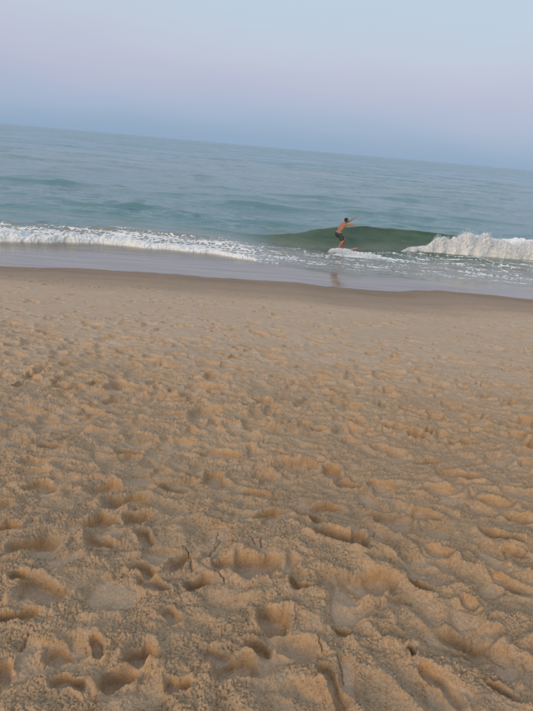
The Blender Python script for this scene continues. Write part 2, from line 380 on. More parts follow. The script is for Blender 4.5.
def build_sand():
    ys = [0.78]
    while ys[-1] < 15.2:
        y = ys[-1]; h = CAM_H - float(np.interp(y, _fy, _fz))
        # world spacing that follows how coarse the sand can be seen from head height
        ys.append(y + 0.00128 * (y * y + h * h) / h * (1.0 if y < 8 else 1.0 + (y - 8) * .15))
    ys += list(np.arange(ys[-1] + .05, 22.5, .07)) + [24, 27, 32, 40, 60]
    ys = np.array([-60, -30, -12, -5, -2, -.5, .1, .4, .6] + ys)
    nc = 960
    u = np.linspace(-1, 1, nc)
    w = np.maximum(ys, .8) * .55 + .42
    k = np.linspace(0, 1, 15)[1:]
    X = np.concatenate([-(w[:, None] + (90 - w[:, None]) * (k[::-1] ** 2.5)[None, :]),
                        w[:, None] * u[None, :],
                        w[:, None] + (90 - w[:, None]) * (k ** 2.5)[None, :]], axis=1)
    Y = np.repeat(ys[:, None], X.shape[1], axis=1)
    ny, nx = X.shape
    print('sand grid', ny, nx)
    Z = beach(X, Y)
    # domain warp so that nothing is a clean ellipse
    wx = .030 * perlin(X / .16, Y / .16, 1) + .006 * perlin(X / .05, Y / .05, 2)
    wy = .030 * perlin(X / .16, Y / .16, 8) + .006 * perlin(X / .05, Y / .05, 9)
    trod = 1 - sm(3.8, 9.0, Y + 1.0 * perlin(X / 1.8, Y / 1.2, 30))      # trampled part of the beach
    trod_lo = 1 - sm(6.0, 11.0, Y + .8 * perlin(X / 2.2, Y / 1.2, 31))
    H = np.zeros_like(Z)
    H += .042 * perlin(X / .85, Y / .7, 12) * trod + .016 * perlin(X / 2.6, Y / 1.6, 13) * trod_lo
    # ploughed ridges running down to the right
    rx = (X * .80 + Y * .60); ry = (-X * .60 + Y * .80)
    rid = 1 - np.abs(perlin((rx + wx) / .16, (ry + wy) / .50, 14)) * 2.2
    rid2 = 1 - np.abs(perlin((X + wx) / .20, (Y + wy) / .13, 15)) * 2.2
    side = sm(-.2, .5, X - .2 * (Y - 1.2)) * (1 - sm(1.8, 2.8, Y))
    H += (.024 * rid * (.25 + .9 * side) + .014 * rid2 * (1 - .6 * side)) * trod
    flat = np.zeros_like(Z); turned_sunlit = np.zeros_like(Z)

    def rows(y0, y1):
        return np.searchsorted(ys, y0), np.searchsorted(ys, y1)
    def pit(cx, cy, hl, ang, asp, depth, soft=0.0):
        R = hl * 1.9 + .03
        r0, r1 = rows(cy - R, cy + R)
        if r1 - r0 < 2: return
        wr = w[r0:r1]
        cmin = int(14 + ((max(-1, (cx - R) / wr.min()) if cx - R < 0 else (cx - R) / wr.max()) + 1) / 2 * (nc - 1)) - 2
        cmax = int(14 + ((min(1, (cx + R) / wr.min()) if cx + R > 0 else (cx + R) / wr.max()) + 1) / 2 * (nc - 1)) + 3
        cmin = max(0, cmin); cmax = min(nx, cmax)
        if cmax - cmin < 2: return
        sl = (slice(r0, r1), slice(cmin, cmax))
        dx = X[sl] + wx[sl] - cx; dy = Y[sl] + wy[sl] - cy
        ca, sa = math.cos(ang), math.sin(ang)
        a = (dx * ca + dy * sa) / hl; b = (-dx * sa + dy * ca) / (hl / asp)
        # a slightly waisted sole
        b = b * (1 + .25 * np.exp(-(a - .1) ** 2 / .12))
        d = (np.abs(a) ** 2.6 + np.abs(b) ** 2.6) ** (1 / 2.6)
        core = 1 - sm(.55 + .1 * soft, 1.05 + .35 * soft, d)
        rim = np.exp(-((d - 1.22) / .22) ** 2)
        rim = rim * (.55 + .6 * np.sin(3 * np.arctan2(b, a) + cx * 40))
        tilt = .25 * a
        H[sl] += -depth * core * (1 + tilt) * 1.0 + depth * .42 * rim
        # a trodden bottom presses older relief flat
        lev = core * (1 - soft) * .65
        m = (lev > .01)
        if m.any():
            ref = float((H[sl] * lev).sum() / lev.sum())
            H[sl] = H[sl] * (1 - lev * .7) + ref * lev * .7
        flat[sl] = np.maximum(flat[sl] * (1 - .8 * rim.clip(0, 1)), sm(.55, .92, core) * (1 - soft * .6))
        turned_sunlit[sl] = np.maximum(turned_sunlit[sl] * .8, np.clip(core * (1 - core) * 4, 0, 1) * np.clip(.45 + .8 * dy / hl, .1, 1) * min(1, .35 + depth / .03))  # freshly dug ring, weighted to far walls to paint in the low sun's glow
    rnd = random.Random(7)
    # old, softened prints all over the trampled sand
    y = .9
    while y < 12.0:
        wid = y * .55 + .6
        n = int(wid * 2 / .30)
        for k in range(n):
            x = rnd.uniform(-wid, wid); yy = y + rnd.uniform(-.15, .15)
            far = max(0.0, (yy - 2.8) / 6.5)
            if rnd.random() < min(.86, max(0, (yy - 3.8) / 4.2)): continue
            inphoto = yy < 3.3
            hl = rnd.uniform(.055, .135)
            dep = rnd.uniform(.014, .042) * (1 - .20 * min(1, far))
            pit(x, yy, hl, rnd.uniform(-.5, .5) + (rnd.random() < .3) * 1.2, rnd.uniform(1.3, 2.3),
                dep * (.5 if inphoto else 1.0), rnd.uniform(.2, .9) if inphoto else rnd.uniform(0, .6))
        y += .13 if y > 3 else .17
    for (cx, cy, hl, ang, asp, dep) in PITS:
        pit(cx, cy, hl * 1.02, ang, asp, dep * .0108, .12)
    # scuffs on the smoother sand higher up the picture
    for (cx, cy) in [(-3.43, 6.68), (-2.83, 6.84), (-2.62, 5.48), (-2.1, 5.43), (-1.43, 5.18), (-1.53, 7.12), (3.43, 7.49),
                     (3.06, 7.7), (-.73, 4.78), (-1.61, 5.11), (-3.2, 5.9), (2.0, 7.2), (.9, 8.3), (-.4, 7.6), (2.6, 6.3), (-1.0, 7.0), (-.2, 6.9), (.5, 7.1), (1.2, 6.8), (-2.3, 7.2), (2.9, 6.9),
                     (-3.9, 8.2), (-1.6, 9.4), (1.8, 9.2), (3.9, 8.9), (.2, 6.0), (1.6, 6.0), (-1.2, 6.1), (-4.1, 7.1), (4.3, 7.6)]:
        for q in range(7):
            pit(cx + rnd.uniform(-.6, .6), cy + rnd.uniform(-.22, .22), rnd.uniform(.05, .13), rnd.uniform(-.4, .4),
                rnd.uniform(1.4, 2.6), rnd.uniform(.020, .040), rnd.uniform(.1, .4))
    # crumbly crust everywhere except in the pressed bottoms
    slope_mask = np.clip(1 - flat, 0, 1)
    amp = slope_mask * trod
    n0 = 9 + np.searchsorted(ys[9:], 4.6)                                 # pellets can only be told apart near by
    pel = np.zeros_like(Z)
    Xn, Yn = X[:n0] + .3 * wx[:n0], Y[:n0] + .3 * wy[:n0]
    pel[:n0] += .0060 * np.sqrt(np.clip(1 - (worley(Xn / .0100, Yn / .0100, 1) / .66) ** 2, 0, 1))
    pel[:n0] += .0042 * np.sqrt(np.clip(1 - (worley(Xn / .0056, Yn / .0056, 2) / .68) ** 2, 0, 1))
    pel[:n0] += .0040 * (1 - 2 * np.abs(perlin(Xn / .030, Yn / .030, 20)))
    patch = sm(-.45, .10, perlin(X / .20, Y / .20, 23)) * .45 + .55
    H += amp * patch * pel
    cc = perlin(X / .045, Y / .045, 22)
    H += .006 * cc * amp
    cl = np.clip(perlin(X / .075, Y / .06, 24) - .15, 0, 1)
    H += .024 * cl * amp * patch
    # cracks in the crust
    def crack(pts, width, depth):
        for (x0, y0), (x1, y1) in zip(pts, pts[1:]):
            r0, r1 = rows(min(y0, y1) - .05, max(y0, y1) + .05)
            sl = (slice(r0, r1), slice(0, nx))
            px = X[sl] + wx[sl] * .35 + .006 * perlin(X[sl] / .02, Y[sl] / .02, 28); py = Y[sl] + wy[sl] * .35
            L2 = (x1 - x0) ** 2 + (y1 - y0) ** 2
            tt = np.clip(((px - x0) * (x1 - x0) + (py - y0) * (y1 - y0)) / L2, 0, 1)
            dd = np.hypot(px - x0 - tt * (x1 - x0), py - y0 - tt * (y1 - y0))
            H[sl] -= depth * np.exp(-(dd / width) ** 2)
    for c in CRACKS: crack(c, .0036, .015)
    for k in range(12):
        y0 = .95 + 2.9 * rnd.random() ** 1.4; x0 = rnd.uniform(-1, 1) * (y0 * .55 + .3)
        a = rnd.choice([rnd.uniform(-.5, .5), rnd.uniform(1.1, 2.1)])
        pts = [(x0, y0)]
        for q in range(rnd.randint(2, 4)):
            st = rnd.uniform(.015, .04)
            pts.append((pts[-1][0] + st * math.cos(a), pts[-1][1] + st * math.sin(a))); a += rnd.uniform(-.7, .7)
        crack(pts, rnd.uniform(.002, .0035), rnd.uniform(.006, .014))
    # the smooth shore still has faint tide undulation
    s = Y - fA(X)
    calm = sm(-5, -2, s)
    H = H * (1 - calm) + calm * .012 * perlin(X / 2.4, Y / .9, 25) * (1 - sm(-.6, 0, s))
    # the wash has cut a low soft step along its upper edge
    H += .035 * np.exp(-((s + .28) / .30) ** 2)
    Z = Z + H
    dampv = sm(-6.6, -3.2, s + .7 * perlin(X / 3.0, Y / 1.0, 26)) * .68 + .32 * sm(-2.6, -.3, s)
    dampv = np.clip(dampv, 0, 1)
    wet = sm(-.03, .10, s)
    o = grid_object('sand', X, Y, Z, M_SAND, {'wet': wet, 'damp': dampv, 'trodden': np.clip(flat * trod, 0, 1), 'turned_sunlit': np.clip(turned_sunlit, 0, 1), 'wash': sm(2.2, 4.6, s + .35 * perlin(X / 1.5, Y / .5, 33)),
                                              'smooth_skin': sm(2.0, 7.5, Y + .9 * perlin(X / .9, Y / .9, 29))})
    # loose crumbs that rolled off the crust
    n = 9000
    ri = 9 + (RNG.rand(n) ** 1.2 * (np.searchsorted(ys, 4.0) - 9)).astype(int); ci = RNG.randint(16, nx - 16, n)
    ok = (flat[ri, ci] < .5)
    ri, ci = ri[ok], ci[ok]
    P = np.stack([X[ri, ci], Y[ri, ci], Z[ri, ci]], -1)
    S = .0016 + .0052 * RNG.rand(len(P)) ** 3
    P[:, 2] += S * .4
    DV, DF = droplets('crumb', P, S, M_SAND)
    cm = bpy.data.meshes.new('sand_crumbs'); cm.from_pydata(DV.tolist(), [], DF.tolist()); cm.materials.append(M_SAND)
    co_ = bpy.data.objects.new('sand_crumbs', cm); COL.objects.link(co_)
    tag(co_, 'loose crumbs of sand scattered between the nearest footprints', 'sand', kind='stuff')
    tag(o, 'brown trampled beach sand full of footprints, smooth and wet towards the water', 'sand', kind='structure')
build_sand()

# ------------------------------------------------------------------ sea
WX = np.array([-60, -30, -12, -5, -2.84, -.78, 1.12, 3.03, 6.2, 8.3, 10.35, 13.3, 20, 40, 60.])
WY = np.array([30, 29, 28.2, 27.6, 27.0, 25.7, 25.2, 25.5, 27.0, 27.3, 27.5, 28.0, 28.6, 30, 32.])
WA = np.array([0, 0, .03, .06, .10, .17, .50, .92, .84, .78, .72, .70, .6, .3, .1])
def wave_base(x):
    return np.interp(x, np.linspace(-60, 60, 1201), np.convolve(np.pad(np.interp(np.linspace(-60, 60, 1201), WX, WY), 10, mode='edge'), np.hanning(21) / np.hanning(21).sum(), 'valid'))
def wave_amp(x):
    return np.interp(x, np.linspace(-60, 60, 1201), np.convolve(np.pad(np.interp(np.linspace(-60, 60, 1201), WX, WA), 12, mode='edge'), np.hanning(25) / np.hanning(25).sum(), 'valid'))

def bump_wave(X, Y, cx, cy, lx, front, back, amp, bend=0.0):
    q = Y - cy - bend * (X - cx) - .4 * perlin(X / 4, 0 * X + cy, 40)
    f = np.where(q < 0, np.exp(-(q / front) ** 2), np.exp(-(q / back) ** 2))
    return amp * f * np.exp(-((X - cx) / lx) ** 2)

def sea_height(X, Y, spacing):
    s = Y - fB(X)
    b = beach(X, Y)
    deepz = sm(.3, 3.0, s)
    base = 0.03 * (1 - sm(2, 8, s))
    ch = np.zeros_like(X)
    for lam, amp, sd in ((14., .08, 41), (6.5, .08, 42), (3.1, .080, 43), (1.5, .062, 44), (.75, .034, 45), (.38, .016, 46)):
        fade = 1 - sm(.25, .6, spacing / lam)
        dr = .18 * (1 if sd % 2 else -1)
        n = 1 - 2 * np.abs(perlin((X + dr * Y) / (lam * 2.4), Y / lam, sd))
        ch += amp * n * fade * (sm(6, 18, Y - 20) if lam > 2 else 1)
    ch *= sm(.2, 5, s) * .9 + .10
    ch *= .25 + 1.25 * sm(-.15, .45, perlin((X + .3 * Y) / 11, Y / 5.5, 38))
    # named swells further out
    for (cx, cy, lx, fr, bk, am, bd) in ((-20, 44.5, 6.5, .35, 2.2, .22, .10), (-9, 32.6, 5.0, .3, 1.6, .15, -.04),
                                         (-1, 31.5, 3.5, .3, 1.6, .18, 0), (3.5, 53, 4.5, .4, 2.6, .24, .05),
                                         (13, 60, 9, .5, 3.5, .22, .08), (-2, 40, 5, .35, 2.0, .16, 0),
                                         (12, 45, 7, .4, 2.2, .18, 0), (-38, 78, 14, .9, 4, .24, .05),
                                         (10, 84, 22, .9, 5, .22, 0.02), (-12, 110, 26, 1.2, 6, .26, -.02),
                                         (40, 120, 30, 1.2, 6, .26, .03), (22, 37, 9, .7, 2, .2, .05),
                                         (-5.5, 25.3, 3.0, .35, 1.0, .10, 0)):
        ch = ch + bump_wave(X, Y, cx, cy, lx, fr, bk, am, bd)
    # the breaking wave: steep hollow face towards the beach, long back
    q = Y - wave_base(X) - .10 * perlin(X / 1.6, 0 * X, 47)
    A = wave_amp(X) * (1 + .08 * perlin(X / 1.2, 0 * X, 48))
    W = .35 + 1.05 * A
    rise = np.clip(q / W, 0, 1) ** 1.45
    back = 1 / (1 + np.clip((q - W) / 1.9, 0, 50) ** 1.7)
    prof = np.where(q < W, rise, back)
    prof = np.where(q < 0, 0, prof) - .07 * np.exp(-((q + .3) / .8) ** 2)
    rows_ = 1 - .8 * np.exp(-((q - W * .6) / 1.2) ** 2) * sm(.2, .5, A)
    z_open = base + ch * rows_ + A * prof + (.030 * perlin(X / .7, (q + .3 * X) / .16, 49) + .05 * perlin(X / 1.1, (q - .1 * X) / .45, 39)) * np.exp(-((q - W * .5) / .8) ** 2) * sm(.2, .5, A)
    # small inner shore ripple lines
    for dd, am, sd in ((.9, .035, 50), (2.1, .05, 51), (3.3, .05, 52)):
        qq = s - dd - .5 * perlin(X / 2.3, 0 * X, sd)
        gate = sm(-.15, .35, perlin(X / 1.9, 0 * X + 3, sd + 9))
        z_open = z_open + am * np.where(qq < 0, np.exp(-(qq / .10) ** 2), np.exp(-(qq / .45) ** 2)) * gate
    film = b + np.clip(s * .03 + .012, -.1, .03) + .004 * sm(0, .1, s)
    z = np.where(True, film * (1 - deepz) + z_open * deepz, 0)
    return np.maximum(z, film - .02 * (s > 0)), q, W, A, s

def build_sea():
    ys = [17.5]
    while ys[-1] < 6000:
        y = ys[-1]
        d = .07 if y < 22 else (.045 if y < 24.6 else (.028 if y < 29.5 else max(.05, .00075 * y * y / CAM_H)))
        ys.append(y + d)
        if y > 300: ys[-1] = y * 1.09
    ys = np.array(ys + [9000, 16000, 30000])
    nc = 760
    w = ys * .60 + 1.5
    k = np.linspace(0, 1, 13)[1:]
    reach = np.maximum(110, w * 4)
    u = np.linspace(-1, 1, nc)
    X = np.concatenate([-(w[:, None] + (reach - w)[:, None] * (k[::-1] ** 2)[None]), w[:, None] * u[None],
                        w[:, None] + (reach - w)[:, None] * (k ** 2)[None]], axis=1)
    Y = np.repeat(ys[:, None], X.shape[1], axis=1)
    print('sea grid', X.shape)
    sp = np.gradient(ys)[:, None] + 0 * X
    Z, q, W, A, s = sea_height(X, Y, sp)
    Z = Z * (1 - sm(400, 900, Y))
    # short steep wavelets in scattered bunches
    rw = random.Random(21)
    bunch = [(-7.7, 32.8, 2.6), (-3.5, 33.5, 2.5), (4.5, 53, 5), (-19, 46, 4), (9, 42, 4), (-1, 62, 8), (16, 58, 6), (-14, 70, 8), (3, 90, 14), (26, 80, 10), (-30, 95, 14),
             (1.5, 29.8, 2.0), (-11, 38, 4), (18, 38, 5), (-5.5, 27.0, 2.0), (22, 130, 20), (-20, 140, 22), (8, 34, 3)]
    for (bx, by, br) in bunch:
        for k in range(16):
            cx = rw.gauss(bx, br); cy = rw.gauss(by, br * .35 + .4); sc = cy / 35.0
            if cy < 28.8: continue
            am = rw.uniform(.025, .075) * sc ** .6; lx = rw.uniform(.35, 1.3) * sc; fr = rw.uniform(.10, .2) * sc; bk = fr * 3.2
            r0, r1 = np.searchsorted(ys, cy - fr * 4 - .6), np.searchsorted(ys, cy + bk * 3 + .6)
            if r1 <= r0: continue
            xx = X[r0:r1]; qq = Y[r0:r1] - cy - .12 * sc * np.sin(xx * 2.1 / sc + k) - rw.uniform(-.08, .08) * (xx - cx)
            Z[r0:r1] += am * np.where(qq < 0, np.exp(-(qq / fr) ** 2), np.exp(-(qq / bk) ** 2)) * np.exp(-((xx - cx) / lx) ** 2)
    # throw the crest forward a little
    top = np.clip(1 - np.abs(q - W) / (W * .55), 0, 1)
    Y2 = Y - .42 * A ** 2 * top ** 1.6 * sm(.5, .85, A)
    # ---- foam cover
    foam = np.zeros_like(X)
    foam = np.maximum(foam, .90 * np.exp(-((s - .03) / .07) ** 2) * sm(-1.5, -.6, X) * (.35 + .65 * sm(-.1, .3, perlin(X / 1.0, 0 * X, 60))) * (1 - sm(2.2, 3, X) * .5))
    left = 1 - sm(-2.0, 2.4, X)
    foam = np.maximum(foam, left * (.80 * sm(-.05, .15, s) * (1 - sm(.8, 2.0 + perlin(X / 1.1, 0 * X, 66), s))))
    foam = np.maximum(foam, left * .74 * sm(0, .8, s) * (1 - sm(2.0, 5.6 + perlin(X / 2, 0 * X, 61), s)))
    inner = sm(-2.5, -.5, X) * sm(.0, .5, s) * (1 - sm(.0, 1.2, q + 1.0))
    foam = np.maximum(foam, inner * (.46 + .26 * perlin(X / 1.3, Y / .35, 62) + .10 * perlin(X / .5, Y / .15, 63)))
    for (cx, cy, rx, ry, a) in ((.0, 22.2, 1.1, .35, .80), (1.7, 21.0, .9, .25, .66), (3.6, 24.0, 1.5, .85, 1.15), (4.9, 23.7, 1.5, .5, .70), (1.2, 23.2, 1.2, .35, .6), (-1.2, 21.7, 1.5, .4, .75), (2.6, 21.8, 1.0, .3, .6),
                                (-1.6, 24.0, 1.2, .3, .5), (2.4, 23.0, 1.6, .25, .5), (6.5, 22.0, 1.6, .25, .5), (8.5, 22.4, 2.0, .3, .5), (10, 23.6, 2, .3, .5)):
        foam = np.maximum(foam, a * np.exp(-(((X - cx) / rx) ** 2 + ((Y - cy) / ry) ** 2) ** 1.2))
    right = sm(8.4, 10.2, X + .8 * perlin(X / .5, q / .3, 64))
    foam = np.maximum(foam, right * .92 * sm(-.5, .1, q) * (1 - sm(.9, 1.9 + perlin(X / .5, 0 * X, 65), q)))
    foam = np.maximum(foam, right * .46 * sm(-3.5, -.5, q) * (q < .2))
    # thin spilling line on the shoulder of the green wall
    foam = np.maximum(foam, .20 * np.exp(-((q - .3 * W - .25 * (X - 5.0)) / .14) ** 2) * sm(4.2, 5.4, X) * (1 - sm(6.5, 7.5, X)))
    deep = np.maximum(sm(.2, 4.5, q - W), sm(1.5, 4, s) * (1 - sm(.10, .32, A)))
    thin = (1 - sm(1.8, 6.2, s)) * .9 * (1 - sm(-.4, .3, q) * sm(.15, .4, A))
    thin = np.maximum(thin, .35 * np.exp(-((q + .1) / .5) ** 2))
    o = grid_object('sea', X, Y2, Z, M_SEA, {'foam': np.clip(foam, 0, 1), 'deep': deep, 'thin': thin, 'away': sm(35, 170, Y)})
    tag(o, 'grey green sea with a small hollow wave breaking near the shore', 'sea', kind='structure')
build_sea()

def surf_z(x, y):
    X = np.array([[float(x)]]); Y = np.array([[float(y)]])
    return float(sea_height(X, Y, np.array([[.05]]))[0][0, 0])

# ------------------------------------------------------------------ tumbling white water (real lumps, not paint)
def foam_body(name, xs, ybase, width, height, seed, mat, label, rough=1.0, drops=0, dropsize=(.008, .03), spray=1.0, nt_=110):
    """Mound of broken water along the shore. xs: samples; ybase/width/height: functions of x."""
    t = np.linspace(0, 1, nt_)
    X = np.repeat(xs[None, :], nt_, axis=0); T = np.repeat(t[:, None], len(xs), axis=1)
    wv = width(X); hv = height(X)
    # steep tumbling front, sagging back
    prof = np.where(T < .35, np.sin(T / .35 * np.pi / 2) ** .8, np.cos((T - .35) / .65 * np.pi / 2) ** 1.3)
    yy = ybase(X) + np.where(T < .35, (T / .35) ** 1.6 * .30, .30 + (T - .35) / .65 * .70) * wv
    zs, _, _, _, _ = sea_height(X, yy, np.full_like(X, .05))
    zz0 = zs
    zz = np.maximum(ybase(X) * 0 + hv * prof * (.75 + .5 * perlin(X / .55, 0 * X, seed)) + .03, -.1)
    Zb = sea_height(X, ybase(X) - .3, np.full_like(X, .05))[0]
    z = np.maximum(zz + Zb, zs * 1.0 - .06 + hv * .35 * prof)
    n1 = 1 - 2.0 * np.abs(perlin3(X / .42, yy / .42, z / .42, seed + 1))
    n2 = 1 - 2.0 * np.abs(perlin3(X / .19, yy / .19, z / .19, seed + 2))
    n3 = perlin3(X / .085, yy / .085, z / .085, seed + 3)
    n4 = perlin3(X / .04, yy / .04, z / .04, seed + 4)
    d = (.15 * n1 + .13 * n2 + .14 * n3 + .10 * n4) * np.clip(hv, .20, .9) * rough * np.clip(prof + .15, 0, 1)
    z = z + d * .75 + .12 * hv * np.clip(perlin(X / .25, T * 2, seed + 6), 0, 1) * prof
    yy = yy - d * .8 * np.clip(1.3 - T, 0, 1)
    edge = (1 - np.clip(prof * 5, 0, 1))
    z = z - .16 * (1 - sm(.0, .085, hv * prof + .03 * n2 + .02 * n3))
    ends = 1 - sm(0, .8, np.minimum(X - xs[0], xs[-1] - X) + .12 * n1)
    z = z - ends * (.25 + .5 * hv)
    z = z - edge * .12 * (hv + .2)
    xx = X + .05 * n3 * rough
    # close the underside so that it is a solid body
    ny, nx = X.shape
    V = np.stack([xx, yy, z], -1)
    low = V[[-1, 0]].copy(); low[..., 2] -= .25
    V = np.concatenate([V, low], axis=0)
    ny += 2
    idx = np.arange(ny * nx).reshape(ny, nx)
    q = np.stack([idx[:-1, :-1], idx[:-1, 1:], idx[1:, 1:], idx[1:, :-1]], -1).reshape(-1, 4)
    lastq = np.stack([idx[-1, :-1], idx[-1, 1:], idx[0, 1:], idx[0, :-1]], -1).reshape(-1, 4)
    faces = [tuple(f) for f in np.concatenate([q, lastq]).tolist()]
    verts = V.reshape(-1, 3)
    if drops:
        ii = RNG.randint(0, len(t) - 1, drops); ii = np.minimum(ii, (RNG.rand(drops) * len(t) * .65).astype(int)); jj = RNG.randint(0, len(xs), drops)
        keep = RNG.rand(drops) < np.clip(hv[ii, jj] / max(1e-6, hv.max()) + .1, 0, 1)
        ii, jj = ii[keep], jj[keep]
        P = np.stack([xx[ii, jj], yy[ii, jj], z[ii, jj]], -1)
        n = len(P)
        burst = np.clip(perlin(P[:, 0] / .35, 0 * P[:, 0], seed + 9) + .35, .1, 1)
        P[:, 2] += np.abs(RNG.randn(n)) * .13 * spray * burst * hv[ii, jj]
        P[:, 1] -= np.abs(RNG.randn(n)) * .08 * spray
        P[:, 0] += RNG.randn(n) * .05
        S = RNG.uniform(*dropsize, n) * RNG.rand(n) ** .6 + .004
        DV, DF = droplets(name, P, S, mat)
        base = len(verts)
        verts = np.concatenate([verts, DV]); faces += [tuple(f) for f in (DF + base).tolist()]
    me = bpy.data.meshes.new(name)
    me.from_pydata(verts.tolist(), [], faces)
    me.polygons.foreach_set('use_smooth', np.ones(len(me.polygons), dtype=bool))
    me.materials.append(mat)
    o = bpy.data.objects.new(name, me); COL.objects.link(o)
    tag(o, label, 'foam', kind='stuff')
    return o

foam_body('breaking_white_water', np.concatenate([np.linspace(5.8, 17, 620), np.linspace(17.1, 45, 160)]),
          lambda x: wave_base(x) - .55 + .26 * perlin(x / 1.2, 0 * x, 70) + .16 * perlin(x / .35, 0 * x, 69),
          lambda x: np.interp(x, [5.8, 6.9, 7.9, 8.8, 9.6], [.20, .50, .90, 1.6, 2.0]),
          lambda x: (np.interp(x, [5.8, 6.6, 7.4, 8.4, 9.7, 13, 20, 45], [.02, .14, .38, .76, .92, .72, .7, .3])) * (1 + .22 * perlin(x / .7, 0 * x, 71) + .16 * perlin(x / .28, 0 * x, 68)),
          72, M_FOAM_B, 'tall tumbling white water where the wave breaks, right of the surfer', 1.0, 34000, (.003, .015), 1.4, 110)
foam_body('shore_foam', np.concatenate([np.linspace(-40, -13.2, 150), np.linspace(-13, 1.2, 760)]),
          lambda x: fB(x) - .02,
          lambda x: np.interp(x, [-40, -11, -7, -4.5, -2, 0, 1.2], [1.7, 1.5, 1.3, .9, .6, .4, .2]) * (1 + .4 * perlin(x / 1.5, 0 * x, 78)),
          lambda x: np.interp(x, [-40, -11, -7, -4.5, -2, -.5, 1.2], [.23, .23, .22, .16, .08, .04, .0]) * np.clip(.85 + 1.15 * perlin(x / 1.2, 0 * x, 80) + .4 * perlin(x / .3, 0 * x, 79), .0, 2),
          81, M_FOAM_B, 'low rolling line of white foam running up the beach at the left', 1.1, 4000, (.004, .012), .8, 60)
foam_body('board_splash', np.linspace(2.15, 5.3, 260),
          lambda x: 24.35 - .10 * (x - 3) + .10 * perlin(x / .5, 0 * x, 85) - .3 * np.exp(-((x - 3.6) / 1.0) ** 2),
          lambda x: .35 + .9 * np.exp(-((x - 3.5) / 1.1) ** 2),
          lambda x: .01 + .11 * np.exp(-((x - 2.80) / .50) ** 2) + .03 * np.exp(-((x - 4.1) / .6) ** 2),
          86, M_FOAM, 'white splash thrown up around the feet and board of the rider', 1.5, 9000, (.004, .015), 2.6, 60)

#PERSON#
# ------------------------------------------------------------------ the rider and the board
def tube(pts, sub=5, seg=18, lat_axis=None):
    """Closed, smoothly tapering limb through (point, radius) pairs; a radius may be (across, deep)."""
    P = [np.array(p[0], float) for p in pts]
    Rr = [np.array(p[1] if isinstance(p[1], tuple) else (p[1], p[1]), float) for p in pts]
    def cr(A, i, t):
        a, b, c, d = A[max(i - 1, 0)], A[i], A[i + 1], A[min(i + 2, len(A) - 1)]
        return .5 * (2 * b + (c - a) * t + (2 * a - 5 * b + 4 * c - d) * t * t + (3 * b - a - 3 * c + d) * t ** 3)
    C, Q = [], []
    for i in range(len(P) - 1):
        for k in range(sub):
            C.append(cr(P, i, k / sub)); Q.append(cr(Rr, i, k / sub))
    C.append(P[-1]); Q.append(Rr[-1])
    d0 = C[1] - C[0]; d0 /= np.linalg.norm(d0); d1 = C[-1] - C[-2]; d1 /= np.linalg.norm(d1)
    caps0 = [(C[0] - d0 * Q[0].min() * math.sin(a), Q[0] * math.cos(a)) for a in (1.45, 1.1, .7, .35)]
    caps1 = [(C[-1] + d1 * Q[-1].min() * math.sin(a), Q[-1] * math.cos(a)) for a in (.35, .7, 1.1, 1.45)]
    C = [c for c, _ in caps0] + C + [c for c, _ in caps1]
    Q = [q for _, q in caps0] + Q + [q for _, q in caps1]
    ref = np.array(lat_axis if lat_axis is not None else (.6, -.8, 0.05), float)
    bm = bmesh.new(); rings = []
    for k, (c, q) in enumerate(zip(C, Q)):
        d = C[min(k + 1, len(C) - 1)] - C[max(k - 1, 0)]; d /= np.linalg.norm(d)
        a = ref - d * ref.dot(d); a /= np.linalg.norm(a); b = np.cross(d, a)
        rings.append([bm.verts.new(c + a * q[0] * math.cos(th) + b * q[1] * math.sin(th)) for th in np.linspace(0, 2 * math.pi, seg, endpoint=False)])
    for A_, B_ in zip(rings, rings[1:]):
        for i in range(seg):
            n = (i + 1) % seg; bm.faces.new((A_[i], A_[n], B_[n], B_[i]))
    bm.faces.new(list(reversed(rings[0]))); bm.faces.new(rings[-1])
    bmesh.ops.recalc_face_normals(bm, faces=bm.faces)
    me = bpy.data.meshes.new("tmp"); bm.to_mesh(me); bm.free()
    return me

def ellipsoid(c, r, rot=None, seg=24, ring=16):
    bm = bmesh.new()
    bmesh.ops.create_uvsphere(bm, u_segments=seg, v_segments=ring, radius=1)
    M = Matrix.Translation(c) @ (rot.to_4x4() if rot else Matrix.Identity(4)) @ Matrix.Diagonal((*r, 1))
    bm.transform(M)
    me = bpy.data.meshes.new("tmp"); bm.to_mesh(me); bm.free()
    return me

def fuse(meshes, name, voxel, mat, smooth=3):
    bm = bmesh.new()
    for m in meshes:
        bm.from_mesh(m); bpy.data.meshes.remove(m)
    me = bpy.data.meshes.new("tmp"); bm.to_mesh(me); bm.free()
    o = bpy.data.objects.new("tmp", me); COL.objects.link(o)
    rm = o.modifiers.new("r", 'REMESH'); rm.mode = 'VOXEL'; rm.voxel_size = voxel; rm.use_smooth_shade = True
    if smooth:
        s_ = o.modifiers.new("sm", 'SMOOTH'); s_.iterations = smooth; s_.factor = .5
    bpy.context.view_layer.update()
    dg = bpy.context.evaluated_depsgraph_get()
    res = bpy.data.meshes.new_from_object(o.evaluated_get(dg))
    bpy.data.objects.remove(o); bpy.data.meshes.remove(me)
    res.name = name
    res.polygons.foreach_set('use_smooth', np.ones(len(res.polygons), dtype=bool))
    res.materials.clear(); res.materials.append(mat)
    ob = bpy.data.objects.new(name, res); COL.objects.link(ob)
    return ob

def simple_mat(name, col, rough=.6, spec=.4, sss=0, var=.15, scale=30):
    t = NT(name)
    tcn = t.n('ShaderNodeTexCoord').outputs['Object']
    c = t.mix(t.rng(t.noise(scale, 4, .6, tcn), .3, .7), tuple(q * (1 - var) for q in col), tuple(min(1, q * (1 + var)) for q in col))
    kw = {}
    if sss: kw = dict(Subsurface_Weight=sss, Subsurface_Radius=(.02, .008, .004))
    return t.out(Base_Color=c, Roughness=rough, Specular_IOR_Level=spec, **kw)

